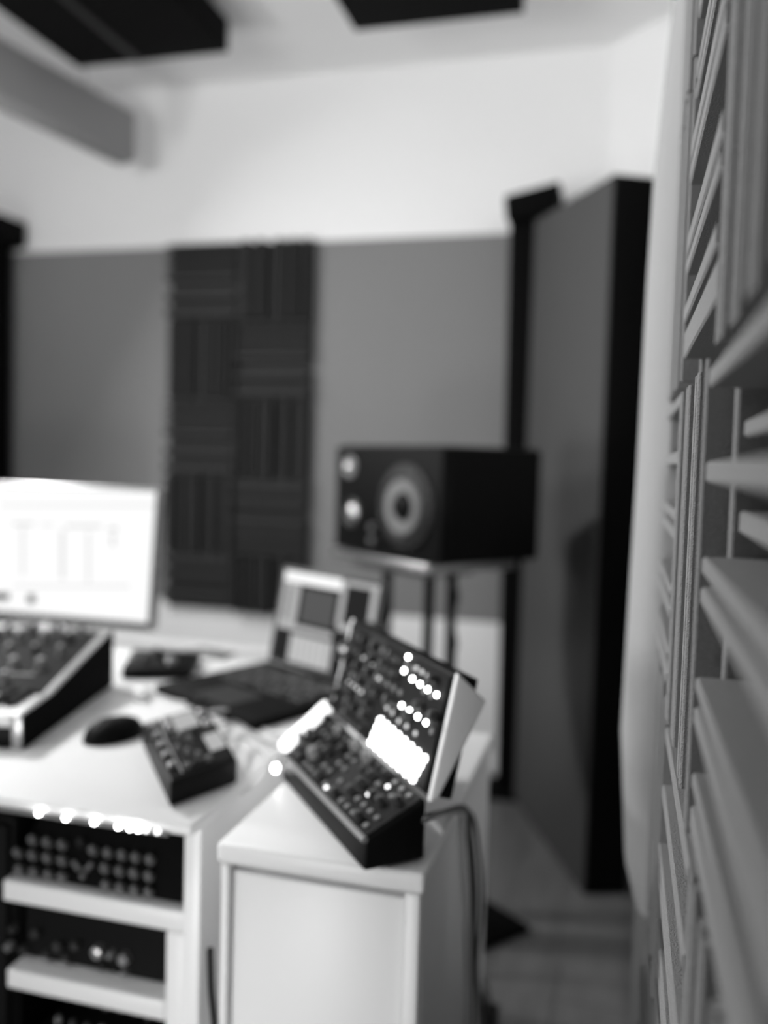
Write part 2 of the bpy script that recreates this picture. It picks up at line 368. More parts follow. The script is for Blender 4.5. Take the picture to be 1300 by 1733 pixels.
def drv(px, py, r, kind):
    pl = pp(px, py, o_, bx); 
    if kind == 'woofer':
        MB().lathe(pl, -bx, [(r, -.004), (r, .006), (r*.97, .009), (r*.84, .009), (r*.82, .006)], 40).build('woofer_ring', 'darkgrey', sp, smooth=True)
        MB().lathe(pl-bx*.0095, -bx, [(r*.83, 0), (r*.80, .006), (r*.74, .008), (r*.68, .004), (r*.66, 0)], 40).build('surround', 'rubber', sp, smooth=True)
        MB().lathe(pl-bx*.0095, -bx, [(r*.66, .0005), (r*.64, .0065), (r*.5, .004), (r*.34, .001), (r*.32, .0006)], 40).build('cone', 'cone', sp, smooth=True)
        MB().lathe(pl-bx*.0095, -bx, [(r*.34, .001), (r*.30, .010), (r*.2, .016), (r*.08, .018)], 32).build('dust_cap', 'black', sp, smooth=True)
        for i in range(8):
            an = math.pi*2*(i+.4)/8; c_ = pl+(ax*math.cos(an)+Z*math.sin(an))*r*.91
            MB().cyl(c_-bx*.008, -bx, .0045, .004, 10).build('screw', 'chrome', sp)
    elif kind == 'tweeter':
        MB().lathe(pl, -bx, [(r*1.15, -.004), (r*1.15, .003), (r, .005), (r*.55, .001)], 32).build('tweeter_ring', 'midgrey', sp, smooth=True)
        MB().lathe(pl, -bx, [(r*.5, .001), (r*.42, .009), (r*.2, .013), (r*.05, .014)], 24).build('tweeter_dome', 'silver', sp, smooth=True)
    elif kind == 'mid':
        MB().lathe(pl, -bx, [(r*1.2, -.004), (r*1.2, .004), (r*1.05, .006), (r*.8, .002), (r*.5, .0005)], 32).build('midrange_ring', 'darkgrey', sp, smooth=True)
        MB().lathe(pl, -bx, [(r*.78, .0022), (r*.6, .008), (r*.3, .012), (r*.1, .0125)], 32).build('midrange_dome', 'silver', sp, smooth=True)
    elif kind == 'knob':
        MB().cyl(pl+bx*.002, -bx, r, .012, 16).build('level_knob', 'silver', sp)
drv(688, 857, .100, 'woofer'); drv(593, 790, .024, 'tweeter'); drv(597, 868, .030, 'mid'); drv(633, 892, .009, 'knob'); drv(633, 914, .010, 'knob')
st = thing('speaker_stand', o_-ax*W_/2+bx*D_/2-Z*o_.z, 'black speaker stand with a pale top plate and slim posts under the loudspeaker', 'stand')
MB().hexa(*SB(-W_-.006, -.03, -.012, D_*.85, -.022, -.001)).build('top_plate', 'silver', st, bev=.003)
MB().hexa(*SB(-W_+.06, -.10, .02, D_*.6, -.040, -.022)).build('under_plate', 'midgrey', st, bev=.003)
for px in ((656, 985), (727, 985), (765, 985)):
    d = ray(*px); f_ = .055 if px[0] < 760 else .12
    P0 = o_+bx*f_; tt = (P0-O).dot(bx)/d.dot(bx); c_ = O+d*tt
    MB().cyl((c_.x, c_.y, .018), (0, 0, 1), .0125, o_.z-.040-.018 if px[0] < 760 else o_.z-.022-.018, 16).build('post', 'matblack', st, smooth=True)
MB().hexa([V((v.x, v.y, 0)) for v in SB(-W_+.02, .03, -.02, .30, 0, 0)[0]], [V((v.x, v.y, .018)) for v in SB(-W_+.02, .03, -.02, .30, 0, 0)[0]]).build('base_plate', 'matblack', st, bev=.003)
# left speaker of the pair, out of frame
# (stands mirrored; its shadow falls on the back wall)
def dup(root, off, mirror_x, label):
    r = root.copy(); COL.objects.link(r); r['label'] = label
    r.location = (2*mirror_x-root.location.x, root.location.y, root.location.z); r.scale = (-1, 1, 1)
    for ch in root.children:
        c_ = ch.copy(); COL.objects.link(c_); c_.parent = r
    return r
dup(sp, 0, -1.43, 'black loudspeaker of the left stand, out of the frame beyond the monitor')
dup(st, 0, -1.43, 'black speaker stand out of the frame on the left')

# ------------------------------------------------------------------ desk
DZ = .74
dk = thing('desk', (-1.45, .87, 0), 'wide white desk carrying the monitor, keyboard synthesizer and laptop', 'desk')
MB().box(-2.45, -.447, .867, 1.76, DZ-.014, DZ).build('desktop', 'desk', dk, bev=.004)
MB().box(-.474, -.452, .90, 1.72, 0, DZ-.0145).build('end_panel', 'desk', dk, bev=.002)
MB().box(-2.44, -2.418, .90, 1.72, 0, DZ-.0145).build('end_panel', 'desk', dk, bev=.002)
MB().box(-2.417, -.475, 1.66, 1.68, .35, DZ-.0145).build('back_board', 'desk', dk, bev=.002)

# ------------------------------------------------------------------ white drawer cabinet
cb = thing('drawer_cabinet', (-.29, 1.08, 0), 'narrow white cabinet under the tilted synthesizer case, right of the desk', 'cabinet')
cx0, cx1, cy0, cy1 = -.400, -.180, .842, 1.322
MB().box(cx0, cx1, cy0+.018, cy1, .02, DZ-.024).build('body', 'cabinet', cb, bev=.003)
MB().box(cx0-.004, cx1+.004, cy0-.002, cy1+.003, DZ-.024, DZ-.001).build('top', 'cabinet', cb, bev=.005, seg=3)
MB().box(cx0+.012, cx1-.018, cy0+.008, cy0+.0175, .06, DZ-.034).build('door', 'cabinet', cb, bev=.002)
MB().box(cx1-.017, cx1, cy0, cy0+.0178, .02, DZ-.0245).build('stile', 'cabinet', cb, bev=.003)
MB().box(cx0, cx0+.0105, cy0, cy0+.0178, .02, DZ-.0245).build('stile', 'cabinet', cb, bev=.003)
MB().box(cx0+.01, cx1-.01, cy0+.03, cy1-.01, 0, .0195).build('plinth', 'darkgrey', cb)

# ------------------------------------------------------------------ monitor
mx, my, mz, mh, mti = -.956, 1.65, .784, .295, .10
nrm = V((0, -math.cos(mti), math.sin(mti))); mu = V((0, math.sin(mti), math.cos(mti)))
mo = thing('monitor', (mx-.27, my+.03, DZ), 'wide flat monitor with a bright white screen at the left edge of the desk', 'monitor')
def mq(u0, u1, v0, v1, off=0):
    b_ = V((mx, my, mz)); return [b_+V((-u, 0, 0))+mu*v+nrm*off for u, v in ((u1, v0), (u0, v0), (u0, v1), (u1, v1))]
p = MB(); p.quadslab(mq(-.008, .54, -.008, mh+.003), -nrm, .022); p.build('housing', 'silver', mo, bev=.008, seg=3)
p = MB(); p.quadslab(mq(-.002, .534, -.004, mh-.002, .0002), nrm, .0012); p.build('bezel', 'darkgrey', mo)
p = MB(); p.quadslab(mq(.0055, .53, .011, mh-.005, .0016), nrm, .0006); sc = p.build('screen', 'screen', mo)
def onmon(x0, y0, x1, y1, m, name='screen_window', pa=None, off=.0024):
    b_ = V((mx, my, mz))+nrm*off; q = [pp(x, y, b_, nrm) for x, y in ((x0, y1), (x1, y1), (x1, y0), (x0, y0))]
    MB().quadslab(q, nrm, .0003).build(name, m, pa or sc)
onmon(0, 853, 262, 857, 'screenline', 'toolbar_line')
for (x0, y0, x1, y1, m) in ((20, 884, 58, 889, 'screengrey'), (68, 886, 92, 890, 'screenline'), (110, 888, 172, 893, 'screengrey'), (184, 892, 199, 899, 'screengrey'),
        (36, 892, 41, 975, 'screenline'), (102, 897, 109, 980, 'screenline'), (147, 900, 152, 985, 'screenline'), (188, 905, 194, 925, 'screengrey'),
        (20, 990, 220, 994, 'screenline')): onmon(x0, y0, x1, y1, m, 'track_block')
onmon(-40, 1003, 16, 1016, 'screenmid', 'dock_icon'); onmon(46, 1006, 60, 1021, 'screenmid', 'dock_icon')
MB().box(mx-.30, mx-.24, my+.045, my+.055, DZ+.005, 1.0).build('stand_neck', 'silver', mo, bev=.002)
MB().box(mx-.37, mx-.17, my-.03, my+.08, DZ+.0003, DZ+.006).build('stand_foot', 'silver', mo, bev=.002)

# ------------------------------------------------------------------ keyboard synthesizer (left)
kx, ky, kt, kd = -.779, 1.015, .231, .357
ka = V((math.cos(kt), math.sin(kt), 0)); kb_ = V((-math.sin(kt), math.cos(kt), 0)); ko = V((kx, ky, DZ+.001))
def K(a_, b2, h): return ko+ka*a_+kb_*b2+Z*h
ks = thing('keyboard_synthesizer', K(-.25, .15, 0), 'keyboard synthesizer with white keys, dark side and knob-covered sloping panel', 'synthesizer')
PROF = [(0, 0), (0, .048), (.10, .052), (.155, .062), (kd, .098), (kd, 0)]
def cheek(a0, a1, nm, m):
    vs = [K(a0, b2, h) for b2, h in PROF]+[K(a1, b2, h) for b2, h in PROF]; k = len(PROF)
    return MB().add(vs, [tuple(range(k)), tuple(range(2*k-1, k-1, -1))]+[(i, (i+1) % k, k+(i+1) % k, k+i) for i in range(k)]).build(nm, m, ks, bev=.0015)
cheek(-.003, 0, 'side_cheek', 'blackcloth'); cheek(-.018, -.0032, 'side_trim', 'silver')
W2 = .60
p = MB(); p.hexa([K(-W2, 0, .004), K(-.0185, 0, .004), K(-.0185, kd-.003, .004), K(-W2, kd-.003, .004)], [K(-W2, .002, .012), K(-.0185, .002, .012), K(-.0185, kd-.003, .02), K(-W2, kd-.003, .02)])
p.build('chassis', 'black', ks)
p = MB(); p.hexa([K(-W2, .001, .012), K(-.0185, .001, .012), K(-.0185, .012, .012), K(-W2, .012, .012)], [K(-W2, .001, .030), K(-.0185, .001, .030), K(-.0185, .012, .030), K(-W2, .012, .030)])
p.build('front_rail', 'greypanel', ks)
p = MB(); p.hexa([K(-W2, .112, .012), K(-.0185, .112, .012), K(-.0185, kd-.004, .02), K(-W2, kd-.004, .02)], [K(-W2, .112, .051), K(-.0185, .112, .051), K(-.0185, kd-.004, .095), K(-W2, kd-.004, .095)])
p.build('control_panel', 'greypanel', ks, bev=.001)
kw = .0222
for i in range(int((W2-.02)/kw)):
    a1 = -.0192-i*kw
    MB().hexa([K(a1-kw+.001, .002, .030), K(a1, .002, .030), K(a1, .110, .030), K(a1-kw+.001, .110, .030)], [K(a1-kw+.001, .002, .047), K(a1, .002, .047), K(a1, .110, .047), K(a1-kw+.001, .110, .047)]).build('white_key', 'cream', ks, bev=.0012)
for i in range(int((W2-.03)/kw)):
    if i % 7 in (2, 6): continue
    a1 = -.0192-(i+1)*kw+.006
    MB().hexa([K(a1-.012, .040, .0472), K(a1, .040, .0472), K(a1, .110, .0472), K(a1-.012, .110, .0472)], [K(a1-.011, .046, .057), K(a1-.001, .046, .057), K(a1-.001, .110, .057), K(a1-.011, .110, .057)]).build('black_key', 'black', ks)
pn = (K(-1, .112, .051)-K(0, .112, .051)).cross(K(0, kd, .096)-K(0, .112, .051)); pn = pn if pn.z > 0 else -pn; pn.normalize()
def PK(a_, f): return K(a_, .112+(kd-.116)*f, .051+.044*f)
for r_, f in enumerate((.12, .34, .56, .80, .93)):
    for c_ in range(12):
        a_ = -.05-.043*c_-(.01 if r_ % 2 else 0)
        if (c_*3+r_*5) % 11 == 0: continue
        rr = .0075 if r_ in (1, 3) else .0055
        k1 = MB().lathe(PK(a_, f), pn, [(rr*1.25, 0), (rr*1.2, .003), (rr, .004), (rr*.9, .016), (rr*.7, .0165)], 14).build('knob', 'midgrey' if (c_+r_) % 3 else 'darkgrey', ks, smooth=True)
        MB().cyl(PK(a_, f)+pn*.0166, pn, rr*.6, .0012, 12).build('knob_cap', 'silver', k1)
for c_ in range(4):
    MB().quadslab([PK(-.06-.12*c_-x_, f_) for x_, f_ in ((.09, .22), (0, .22), (0, .245), (.09, .245))], pn, .0012).build('panel_stripe', 'midgrey', ks)

# ------------------------------------------------------------------ laptop
LZ = DZ+.016
L_, F_, B_ = zp(262, 1158, LZ), zp(432, 1221, LZ), zp(402, 1102, LZ)
la = (F_-L_); lb = (B_-L_); lb = lb-la*(lb.dot(la)/la.length_squared)*.8
lt = thing('laptop', (L_+F_)/2*1-Z*(LZ-DZ)+lb*.5, 'open black laptop with a grey and white window on its screen, behind the groovebox', 'laptop')
def Lq(f0, f1, g0, g1, z): return [V((0, 0, z))+V(((L_+la*f+lb*g).x, (L_+la*f+lb*g).y, 0)) for f, g in ((f0, g0), (f1, g0), (f1, g1), (f0, g1))]
MB().hexa(Lq(0, 1, 0, 1, DZ+.0005), Lq(0, 1, 0, 1, LZ)).build('base', 'panel', lt, bev=.003)
kbd = MB().hexa(Lq(.06, .94, .42, .90, LZ), Lq(.06, .94, .42, .90, LZ+.0008)).build('keyboard_tray', 'black', lt)
for r_ in range(5):
    for c_ in range(13):
        f0 = .07+.066*c_; g0 = .44+.09*r_
        MB().hexa(Lq(f0, f0+.056, g0, g0+.072, LZ+.0008), Lq(f0+.004, f0+.052, g0+.006, g0+.066, LZ+.003)).build('key', 'darkgrey' if (r_*7+c_*3) % 5 else 'black', kbd)
MB().hexa(Lq(.33, .67, .06, .36, LZ), Lq(.33, .67, .06, .36, LZ+.0006)).build('trackpad', 'darkgrey', lt)
SBL = V((L_+lb).to_tuple()); SBR = V((L_+lb+la).to_tuple())
hd = lb.normalized(); best = None
hor = la.normalized()
tilt = .20; svu = hd*math.sin(tilt)+Z*math.cos(tilt); SH = .188
sn = hor.cross(svu); sn = sn if sn.y < 0 else -sn
lid = MB().quadslab([SBL, SBR, SBR+svu*SH, SBL+svu*SH], -sn, .006).build('lid', 'darkgrey', lt, bev=.002)
def onlap(f0, f1, g0, g1, m, nm, off=.0006):
    q = [SBL+hor*(la.length*f)+svu*(SH*g)+sn*off for f, g in ((f0, g0), (f1, g0), (f1, g1), (f0, g1))]
    return MB().quadslab(q, sn, .0004).build(nm, m, lid)
onlap(.03, .97, .04, .965, 'screendark', 'screen', .0002)
onlap(.04, .62, .84, .955, 'screen', 'title_bar', .0008)
onlap(.04, .22, .42, .83, 'screenlap', 'track_list', .0008)
onlap(.10, .13, .45, .80, 'screenmid', 'list_line', .0014)
onlap(.26, .58, .46, .80, 'screenmid', 'arrangement_view', .0008)
onlap(.04, .60, .36, .42, 'screenlap', 'divider_bar', .0008)
onlap(.66, .96, .90, .95, 'screenlap', 'window_edge', .0008)
onlap(.62, .67, .50, .94, 'screenlap', 'window_edge', .001)
onlap(.64, .92, .46, .53, 'screenlap', 'window_edge', .0012)
onlap(.90, .955, .60, .92, 'screenlap', 'window_edge', .0008)
onlap(.20, .62, .05, .33, 'screenlap', 'mixer_strip', .0008)
for i_ in range(6): onlap(.23+.06*i_, .245+.06*i_, .06, .31, 'screengrey', 'mixer_line', .0014)
onlap(.70, .80, .20, .34, 'screen', 'photo_highlight', .0008)

# ------------------------------------------------------------------ small things on the desk
ms = thing('mouse', zp(192, 1235, DZ), 'rounded black mouse on the white desk between keyboard and groovebox', 'mouse')
mb = MB(); c0 = zp(170, 1238, DZ); c1 = zp(240, 1222, DZ); mdir = (c1-c0); ml = .095; mdir.normalize(); mp_ = Z.cross(mdir); mc = zp(194, 1240, DZ+.008)
mc.z = DZ+.001
vs = []; fs = []; NU, NV = 16, 8
for i in range(NV+1):
    ph = math.pi/2*i/NV
    for j in range(NU):
        an = 2*math.pi*j/NU; rx = ml/2*(abs(math.cos(ph))**.7); ry = .029*(abs(math.cos(ph))**.7)*(1-.12*math.cos(an))
        vs.append(mc+mdir*rx*math.cos(an)+mp_*ry*math.sin(an)+Z*(.030*math.sin(ph)))
for i in range(NV): fs += [(i*NU+j, i*NU+(j+1) % NU, (i+1)*NU+(j+1) % NU, (i+1)*NU+j) for j in range(NU)]
fs.append(tuple(range(NU-1, -1, -1)))
mb.add(vs, fs).build('shell', 'black', ms, smooth=True)
MB().cyl(mc-mdir*.026+Z*.022-mp_*.003, mp_, .008, .006, 14).build('scroll_wheel', 'midgrey', ms)

def pxbox(name, quad, z0, z1, m, parent, bev=.002):
    q = [zp(x, y, z1) for x, y in quad]
    return MB().hexa([V((v.x, v.y, z0)) for v in q], q).build(name, m, parent, bev=bev)
GZ = DZ+.033
gb = thing('groovebox', V((-.55, 1.02, DZ)), 'small black groovebox with a lit display and pale pads at the front desk corner', 'groovebox')
GQ = [(288, 1322), (402, 1284), (346, 1192), (241, 1224)]
pxbox('body', GQ, DZ+.002, GZ, 'black', gb, .003)
q = [zp(x, y, GZ) for x, y in GQ]
def G(f, g): return q[0].lerp(q[1], f).lerp(q[3].lerp(q[2], f), g)
def gq(f0, f1, g0, g1, h0, h1, nm, m, bev=0):
    c = [G(f0, g0), G(f1, g0), G(f1, g1), G(f0, g1)]
    return MB().hexa([v+Z*h0 for v in c], [v+Z*h1 for v in c]).build(nm, m, gb, bev=bev)
gq(.03, .97, .03, .97, 0, .001, 'faceplate', 'panel')
gq(.40, .76, .66, .93, .001, .003, 'display', 'screenlap')
gq(.70, .94, .20, .44, .001, .004, 'lit_pad', 'screenlap')
for i in range(5):
    gq(.06, .10, .10+.16*i, .22+.16*i, .001, .002, 'slider_slot', 'black')
    gq(.04, .13, .13+.17*i, .17+.17*i, .002, .009, 'slider_cap', 'silver', .001)
gq(.17, .20, .04, .94, .001, .0025, 'trim_strip', 'silver')
for i in range(4):
    for j in range(6):
        f, g = .27+.11*i, .08+.095*j
        if f > .6 and .15 < g < .5: continue
        MB().lathe(G(f, g)+Z*.001, Z, [(.0042, 0), (.004, .006), (.003, .0075)], 10).build('knob', 'darkgrey' if (i+j) % 3 else 'midgrey', gb, smooth=True)
for f, g in ((.85, .6), (.85, .8), (.3, .72), (.3, .86)):
    MB().lathe(G(f, g)+Z*.001, Z, [(.006, 0), (.0055, .008), (.004, .010)], 12).build('large_knob', 'silver', gb, smooth=True)

# flat dark interface and small items by the monitor
t = thing('audio_interface', zp(270, 1120, DZ), 'low black audio interface lying on the desk left of the laptop', 'audio interface')
pxbox('body', [(205, 1130), (322, 1131), (340, 1103), (225, 1098)], DZ+.001, DZ+.022, 'black', t, .004)
for x_, y_, m_ in ((225, 1118, 'midgrey'), (245, 1120, 'darkgrey'), (290, 1122, 'silver'), (265, 1108, 'darkgrey')):
    MB().lathe(zp(x_, y_, DZ+.022), Z, [(.010, 0), (.009, .010), (.006, .012)], 16).build('knob', m_, t, smooth=True)
t = thing('power_adapter', zp(236, 1166, DZ), 'small white plug adapter on the desk in front of the audio interface', 'adapter')
pxbox('body', [(225, 1170), (246, 1172), (250, 1158), (230, 1156)], DZ+.001, DZ+.018, 'cream', t, .003)
MB().tube(smoothpath([zp(248, 1163, DZ+.008), zp(262, 1175, DZ+.004), zp(290, 1185, DZ+.004), zp(320, 1190, DZ+.004)]), .0018).build('lead', 'whitecable', t, smooth=True)
t = thing('desk_object', zp(345, 1112, DZ), 'small crumpled pale cloth on the desk behind the laptop', 'cloth')
vs = []; fs = []; c_ = zp(352, 1108, DZ)
for i in range(9):
    for j in range(7):
        vs.append(c_+V((-.06+.014*i, -.035+.011*j, .001+.016*abs(math.sin(i*1.3+j*.9))*math.sin(math.pi*i/8)*math.sin(math.pi*j/6))))
for i in range(8):
    for j in range(6): fs.append((i*7+j, (i+1)*7+j, (i+1)*7+j+1, i*7+j+1))
m_ = MB().add(vs, fs).build('cloth', 'midgrey', t, smooth=True); md = m_.modifiers.new('s', 'SOLIDIFY'); md.thickness = .001; md.offset = 1
t.name = 'crumpled_cloth'

# ------------------------------------------------------------------ modular synthesizer case
TZ1, TZ2 = .772, .803
C = dict(L=zp(478, 1278, TZ1), F=zp(618, 1424, TZ1), R=zp(722, 1354, TZ2), B=zp(560, 1209, TZ2))
ec = thing('modular_synthesizer', (C['F']+C['B'])/2-Z*((TZ1+TZ2)/2-DZ), 'two-part modular synthesizer case full of knobs and glowing buttons on the white cabinet', 'synthesizer')
def low(v, z): return V((v.x, v.y, z))
b0 = DZ+.001
q = [C['L'], C['F'], C['R'], C['B']]
MB().hexa([low(v, b0) for v in q], q).build('lower_case', 'black', ec, bev=.003)
def rail(p1, p2, r, m, nm, off):
    MB().tube([p1+off, p2+off], r, 8).build(nm, m, ec, smooth=True)
rail(C['L'], C['F'], .0035, 'midgrey', 'front_rail', Z*.001)
n1 = (q[1]-q[0]).cross(q[3]-q[0]); n1 = n1 if n1.z > 0 else -n1; n1.normalize()
def Qf(Q, f, g): return Q[0].lerp(Q[1], f).lerp(Q[3].lerp(Q[2], f), g)
# upper half: leaning panel
hb, hr = C['B']+Z*.004, C['R']+Z*.004
upv = V((.020, .027, .123))
UQ = [hb, hr, hr+upv, hb+upv]
n2 = (UQ[1]-UQ[0]).cross(UQ[3]-UQ[0]); n2 = n2 if n2.y < 0 else -n2; n2.normalize()
MB().quadslab(UQ, -n2, .030).build('upper_case', 'black', ec, bev=.002)
# white side board on the right of the upper half
d1 = (hr-hb).normalized()
sb = [hr-Z*.004, hr+upv+upv*.02, pp(818, 1184, hr+upv-n2*.05, d1), pp(738, 1346, hr, d1)]
MB().quadslab(sb, d1, .008).build('side_board', 'cabinet', ec, bev=.002)
sb2 = [v-(hr-hb)-d1*.008 for v in sb]
MB().quadslab(sb2, d1, .008).build('side_board', 'cabinet', ec, bev=.002)
def modules(Q, n, widths, tone):
    out = []; f = .012; tot = sum(widths); k = .976/tot
    for i, w_ in enumerate(widths):
        f1 = f+w_*k; c = [Qf(Q, f+.002, .03), Qf(Q, f1-.002, .03), Qf(Q, f1-.002, .97), Qf(Q, f+.002, .97)]
        o = MB().quadslab([v+n*.0002 for v in c], n, .002).build('module', tone[i % len(tone)], ec)
        out.append((f, f1, o)); f = f1
    return out
def put(Q, n, f, g, kind, par):
    p_ = Qf(Q, f, g)+n*.0022
    if kind == 'knob': MB().lathe(p_, n, [(.0055, 0), (.005, .009), (.0036, .0105)], 12).build('knob', 'darkgrey', par, smooth=True)
    elif kind == 'bigknob': MB().lathe(p_, n, [(.0085, 0), (.0078, .011), (.006, .013)], 14).build('knob', 'midgrey', par, smooth=True)
    elif kind == 'jack': MB().lathe(p_, n, [(.0036, 0), (.0034, .002), (.0018, .002)], 10).build('socket', 'midgrey', par, smooth=True)
    elif kind == 'led': MB().lathe(p_, n, [(.0026, 0), (.0024, .0016), (.001, .0028)], 10).build('led', 'glow', par, smooth=True)
    elif kind == 'pad': MB().lathe(p_, n, [(.0042, 0), (.0042, .003), (.0034, .004)], 10).build('lit_button', 'pad', par, smooth=True)
    elif kind == 'dim': MB().lathe(p_, n, [(.0026, 0), (.0024, .0016), (.001, .0024)], 10).build('button', 'glowlow', par, smooth=True)
    elif kind == 'mid': MB().lathe(p_, n, [(.0026, 0), (.0024, .0016), (.001, .0024)], 10).build('button', 'glowmid', par, smooth=True)
um = modules(UQ, n2, [5, 4, 4, 8], ['panel', 'greypanel', 'panel', 'panel'])
def inv(Q, n, x, y):
    P_ = pp(x, y, Q[0]+n*.003, n)-Q[0]; a_ = Q[1]-Q[0]; b_ = Q[3]-Q[0]
    aa, ab, bb_ = a_.dot(a_), a_.dot(b_), b_.dot(b_); pa, pb_ = P_.dot(a_), P_.dot(b_); D = aa*bb_-ab*ab
    return (pa*bb_-pb_*ab)/D, (pb_*aa-pa*ab)/D
def who(ms_, f): 
    for f0, f1, o in ms_:
        if f <= f1: return o
    return ms_[-1][2]
for x_, y_, k_ in [(671, 1117, 'mid'), (691, 1112, 'led'), (684, 1135, 'led'), (698, 1149, 'led'), (711, 1158, 'led'), (724, 1167, 'led'), (739, 1176, 'led'),
                   (680, 1194, 'led'), (693, 1203, 'led'), (707, 1213, 'led'), (721, 1223, 'led'),
                   (607, 1108, 'dim'), (615, 1113, 'dim'), (623, 1118, 'dim'), (631, 1123, 'dim'), (640, 1128, 'dim'), (590, 1155, 'dim'), (597, 1160, 'dim'), (604, 1165, 'dim'), (612, 1171, 'dim'),
                   (641, 1148, 'dim'), (631, 1173, 'mid' if 0 else 'dim'), (705, 1131, 'dim'), (714, 1137, 'dim'), (724, 1143, 'dim'), (737, 1150, 'dim'),
                   (655, 1198, 'dim'), (664, 1206, 'dim'), (675, 1220, 'dim'), (688, 1229, 'dim'), (703, 1241, 'dim')]:
    f, g = inv(UQ, n2, x_, y_); put(UQ, n2, f, g, k_, who(um, f))
c00, c10, c11, c01 = [inv(UQ, n2, *p_) for p_ in ((630, 1256), (700, 1318), (719, 1284), (645, 1220))]
for i in range(8):
    for j in range(4):
        s, t_ = i/7, j/3
        f = (c00[0]*(1-s)+c10[0]*s)*(1-t_)+(c01[0]*(1-s)+c11[0]*s)*t_; g = (c00[1]*(1-s)+c10[1]*s)*(1-t_)+(c01[1]*(1-s)+c11[1]*s)*t_
        put(UQ, n2, f, g, 'pad', who(um, f))
for i in range(16):
    for j in range(7):
        f, g = .04+.061*i, .10+.13*j
        if f > .42 and g < .45: continue
        if any(abs(f-a)+abs(g-b2) < .06 for a, b2 in [inv(UQ, n2, *p_) for p_ in ((691, 1112), (684, 1135), (711, 1158), (739, 1176), (680, 1194), (707, 1213), (721, 1223))]): continue
        r_ = random.random()
        if r_ < .8: put(UQ, n2, f, g, 'jack' if r_ < .35 else 'knob', who(um, f))
lm = modules(q, n1, [4, 6, 5, 6], ['panel', 'panel', 'greypanel', 'panel'])
for i in range(15):
    for j in range(5):
        f, g = .05+.063*i, .14+.18*j; r_ = random.random()
        if r_ < .85: put(q, n1, f, g, 'jack' if r_ < .4 else ('knob' if r_ < .78 else 'bigknob'), who(lm, f))
for x_, y_, k_ in ((552, 1331, 'mid'), (621, 1334, 'mid'), (651, 1315, 'mid')):
    f, g = inv(q, n1, x_, y_); put(q, n1, f, g, k_, who(lm, f))
# end trim given its own glow and a lit lamp on the left end of the case
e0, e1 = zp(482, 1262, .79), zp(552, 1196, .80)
MB().tube([e0, e1], .0085, 12).build('glow_trim', 'trimglow', ec, smooth=True)
MB().lathe(C['L']+V((-.008, .0, -.018)), V((-.5, -.8, .3)), [(.0055, 0), (.005, .003), (.002, .005)], 14).build('power_led', 'glow', ec, smooth=True)

# ------------------------------------------------------------------ rack under the desk
RY = .945
rk = thing('equipment_rack', (-.63, 1.15, 0), 'low white rack unit under the desk holding two black synthesizer modules', 'rack')
rx0, rx1 = yp(4, 1500, RY).x, yp(322, 1600, RY).x
s1 = yp(160, 1535, RY).z
MB().box(rx0, rx1, RY, 1.45, s1-.014, s1+.014).build('shelf', 'cabinet', rk, bev=.003)
s2 = yp(150, 1676, RY).z
MB().box(rx0+.0065, rx1-.034, RY, 1.45, s2-.020, s2+.006).build('shelf', 'cabinet', rk, bev=.003)
MB().box(rx0+.0065, rx1-.034, RY+.01, 1.45, .06, .09).build('shelf', 'cabinet', rk, bev=.003)
MB().box(rx1-.0335, rx1, RY, 1.45, 0, s1-.0145).build('side_panel', 'cabinet', rk, bev=.003)
MB().box(rx0, rx0+.006, RY+.03, 1.45, 0, s1-.0145).build('side_panel', 'matblack', rk)
MB().box(rx0+.0065, rx1-.034, 1.44, 1.45, .09, s1-.0145).build('back_board', 'matblack', rk)
ct = thing('computer_tower', (-.93, 1.2, 0), 'black computer tower under the desk at the left edge, beside the white rack', 'computer')
MB().box(rx0-.22, rx0-.012, .985, 1.42, .012, .66).build('case', 'black', ct, bev=.006)
MB().box(rx0-.215, rx0-.017, .975, .984, .02, .652).build('front_panel', 'panel', ct, bev=.003)
for x_ in (rx0-.20, rx0-.04):
    for y_ in (1.02, 1.38): MB().cyl((x_, y_, .0), (0, 0, 1), .012, .0118, 12).build('foot', 'rubber', ct)
# upper module, leaning on the shelf
um_ = thing('synthesizer_module', V(((rx0+rx1)/2, RY+.06, s1+.014)), 'black synthesizer module with rows of knobs and white lamps, directly under the desktop', 'synthesizer')
zb = s1+.0155; QA = [V((rx0+.004, RY+.015, zb)), V((rx1-.012, RY+.015, zb)), V((rx1-.012, RY+.085, zb+.078)), V((rx0+.004, RY+.085, zb+.078))]
nA = (QA[1]-QA[0]).cross(QA[3]-QA[0]); nA = nA if nA.y < 0 else -nA; nA.normalize()
back = [low(v, zb) for v in (QA[3], QA[2])]
MB().add([QA[0], QA[1], QA[2], QA[3], V((rx0+.004, RY+.2, zb)), V((rx1-.012, RY+.2, zb)), V((rx1-.012, RY+.2, zb+.078)), V((rx0+.004, RY+.2, zb+.078))],
         [(0, 1, 2, 3), (0, 4, 5, 1), (3, 2, 6, 7), (4, 7, 6, 5), (0, 3, 7, 4), (1, 5, 6, 2)]).build('housing', 'black', um_, bev=.002)
def onA(x, y, prof_, nm, m):
    p_ = pp(x, y, QA[0], nA); MB().lathe(p_-nA*.0005, nA, prof_, 12).build(nm, m, um_, smooth=True)
KN = [(.0058, 0), (.005, .010), (.0035, .0125)]
for y_, xs, sl in ((1424, (58, 83, 108, 160, 185, 209, 232, 256), .17), (1450, (33, 58, 83, 108, 180, 205, 229, 254), .18), (1478, (36, 60, 85, 108, 182, 206, 230, 254), .18)):
    for x_ in xs: onA(x_, y_+(x_-60)*sl, KN, 'knob', 'midgrey')
for x_, y_ in ((133, 1470), (148, 1472), (141, 1484), (127, 1462), (155, 1465)): onA(x_, y_, [(.0036, 0), (.003, .005), (.002, .006)], 'button', 'silver')
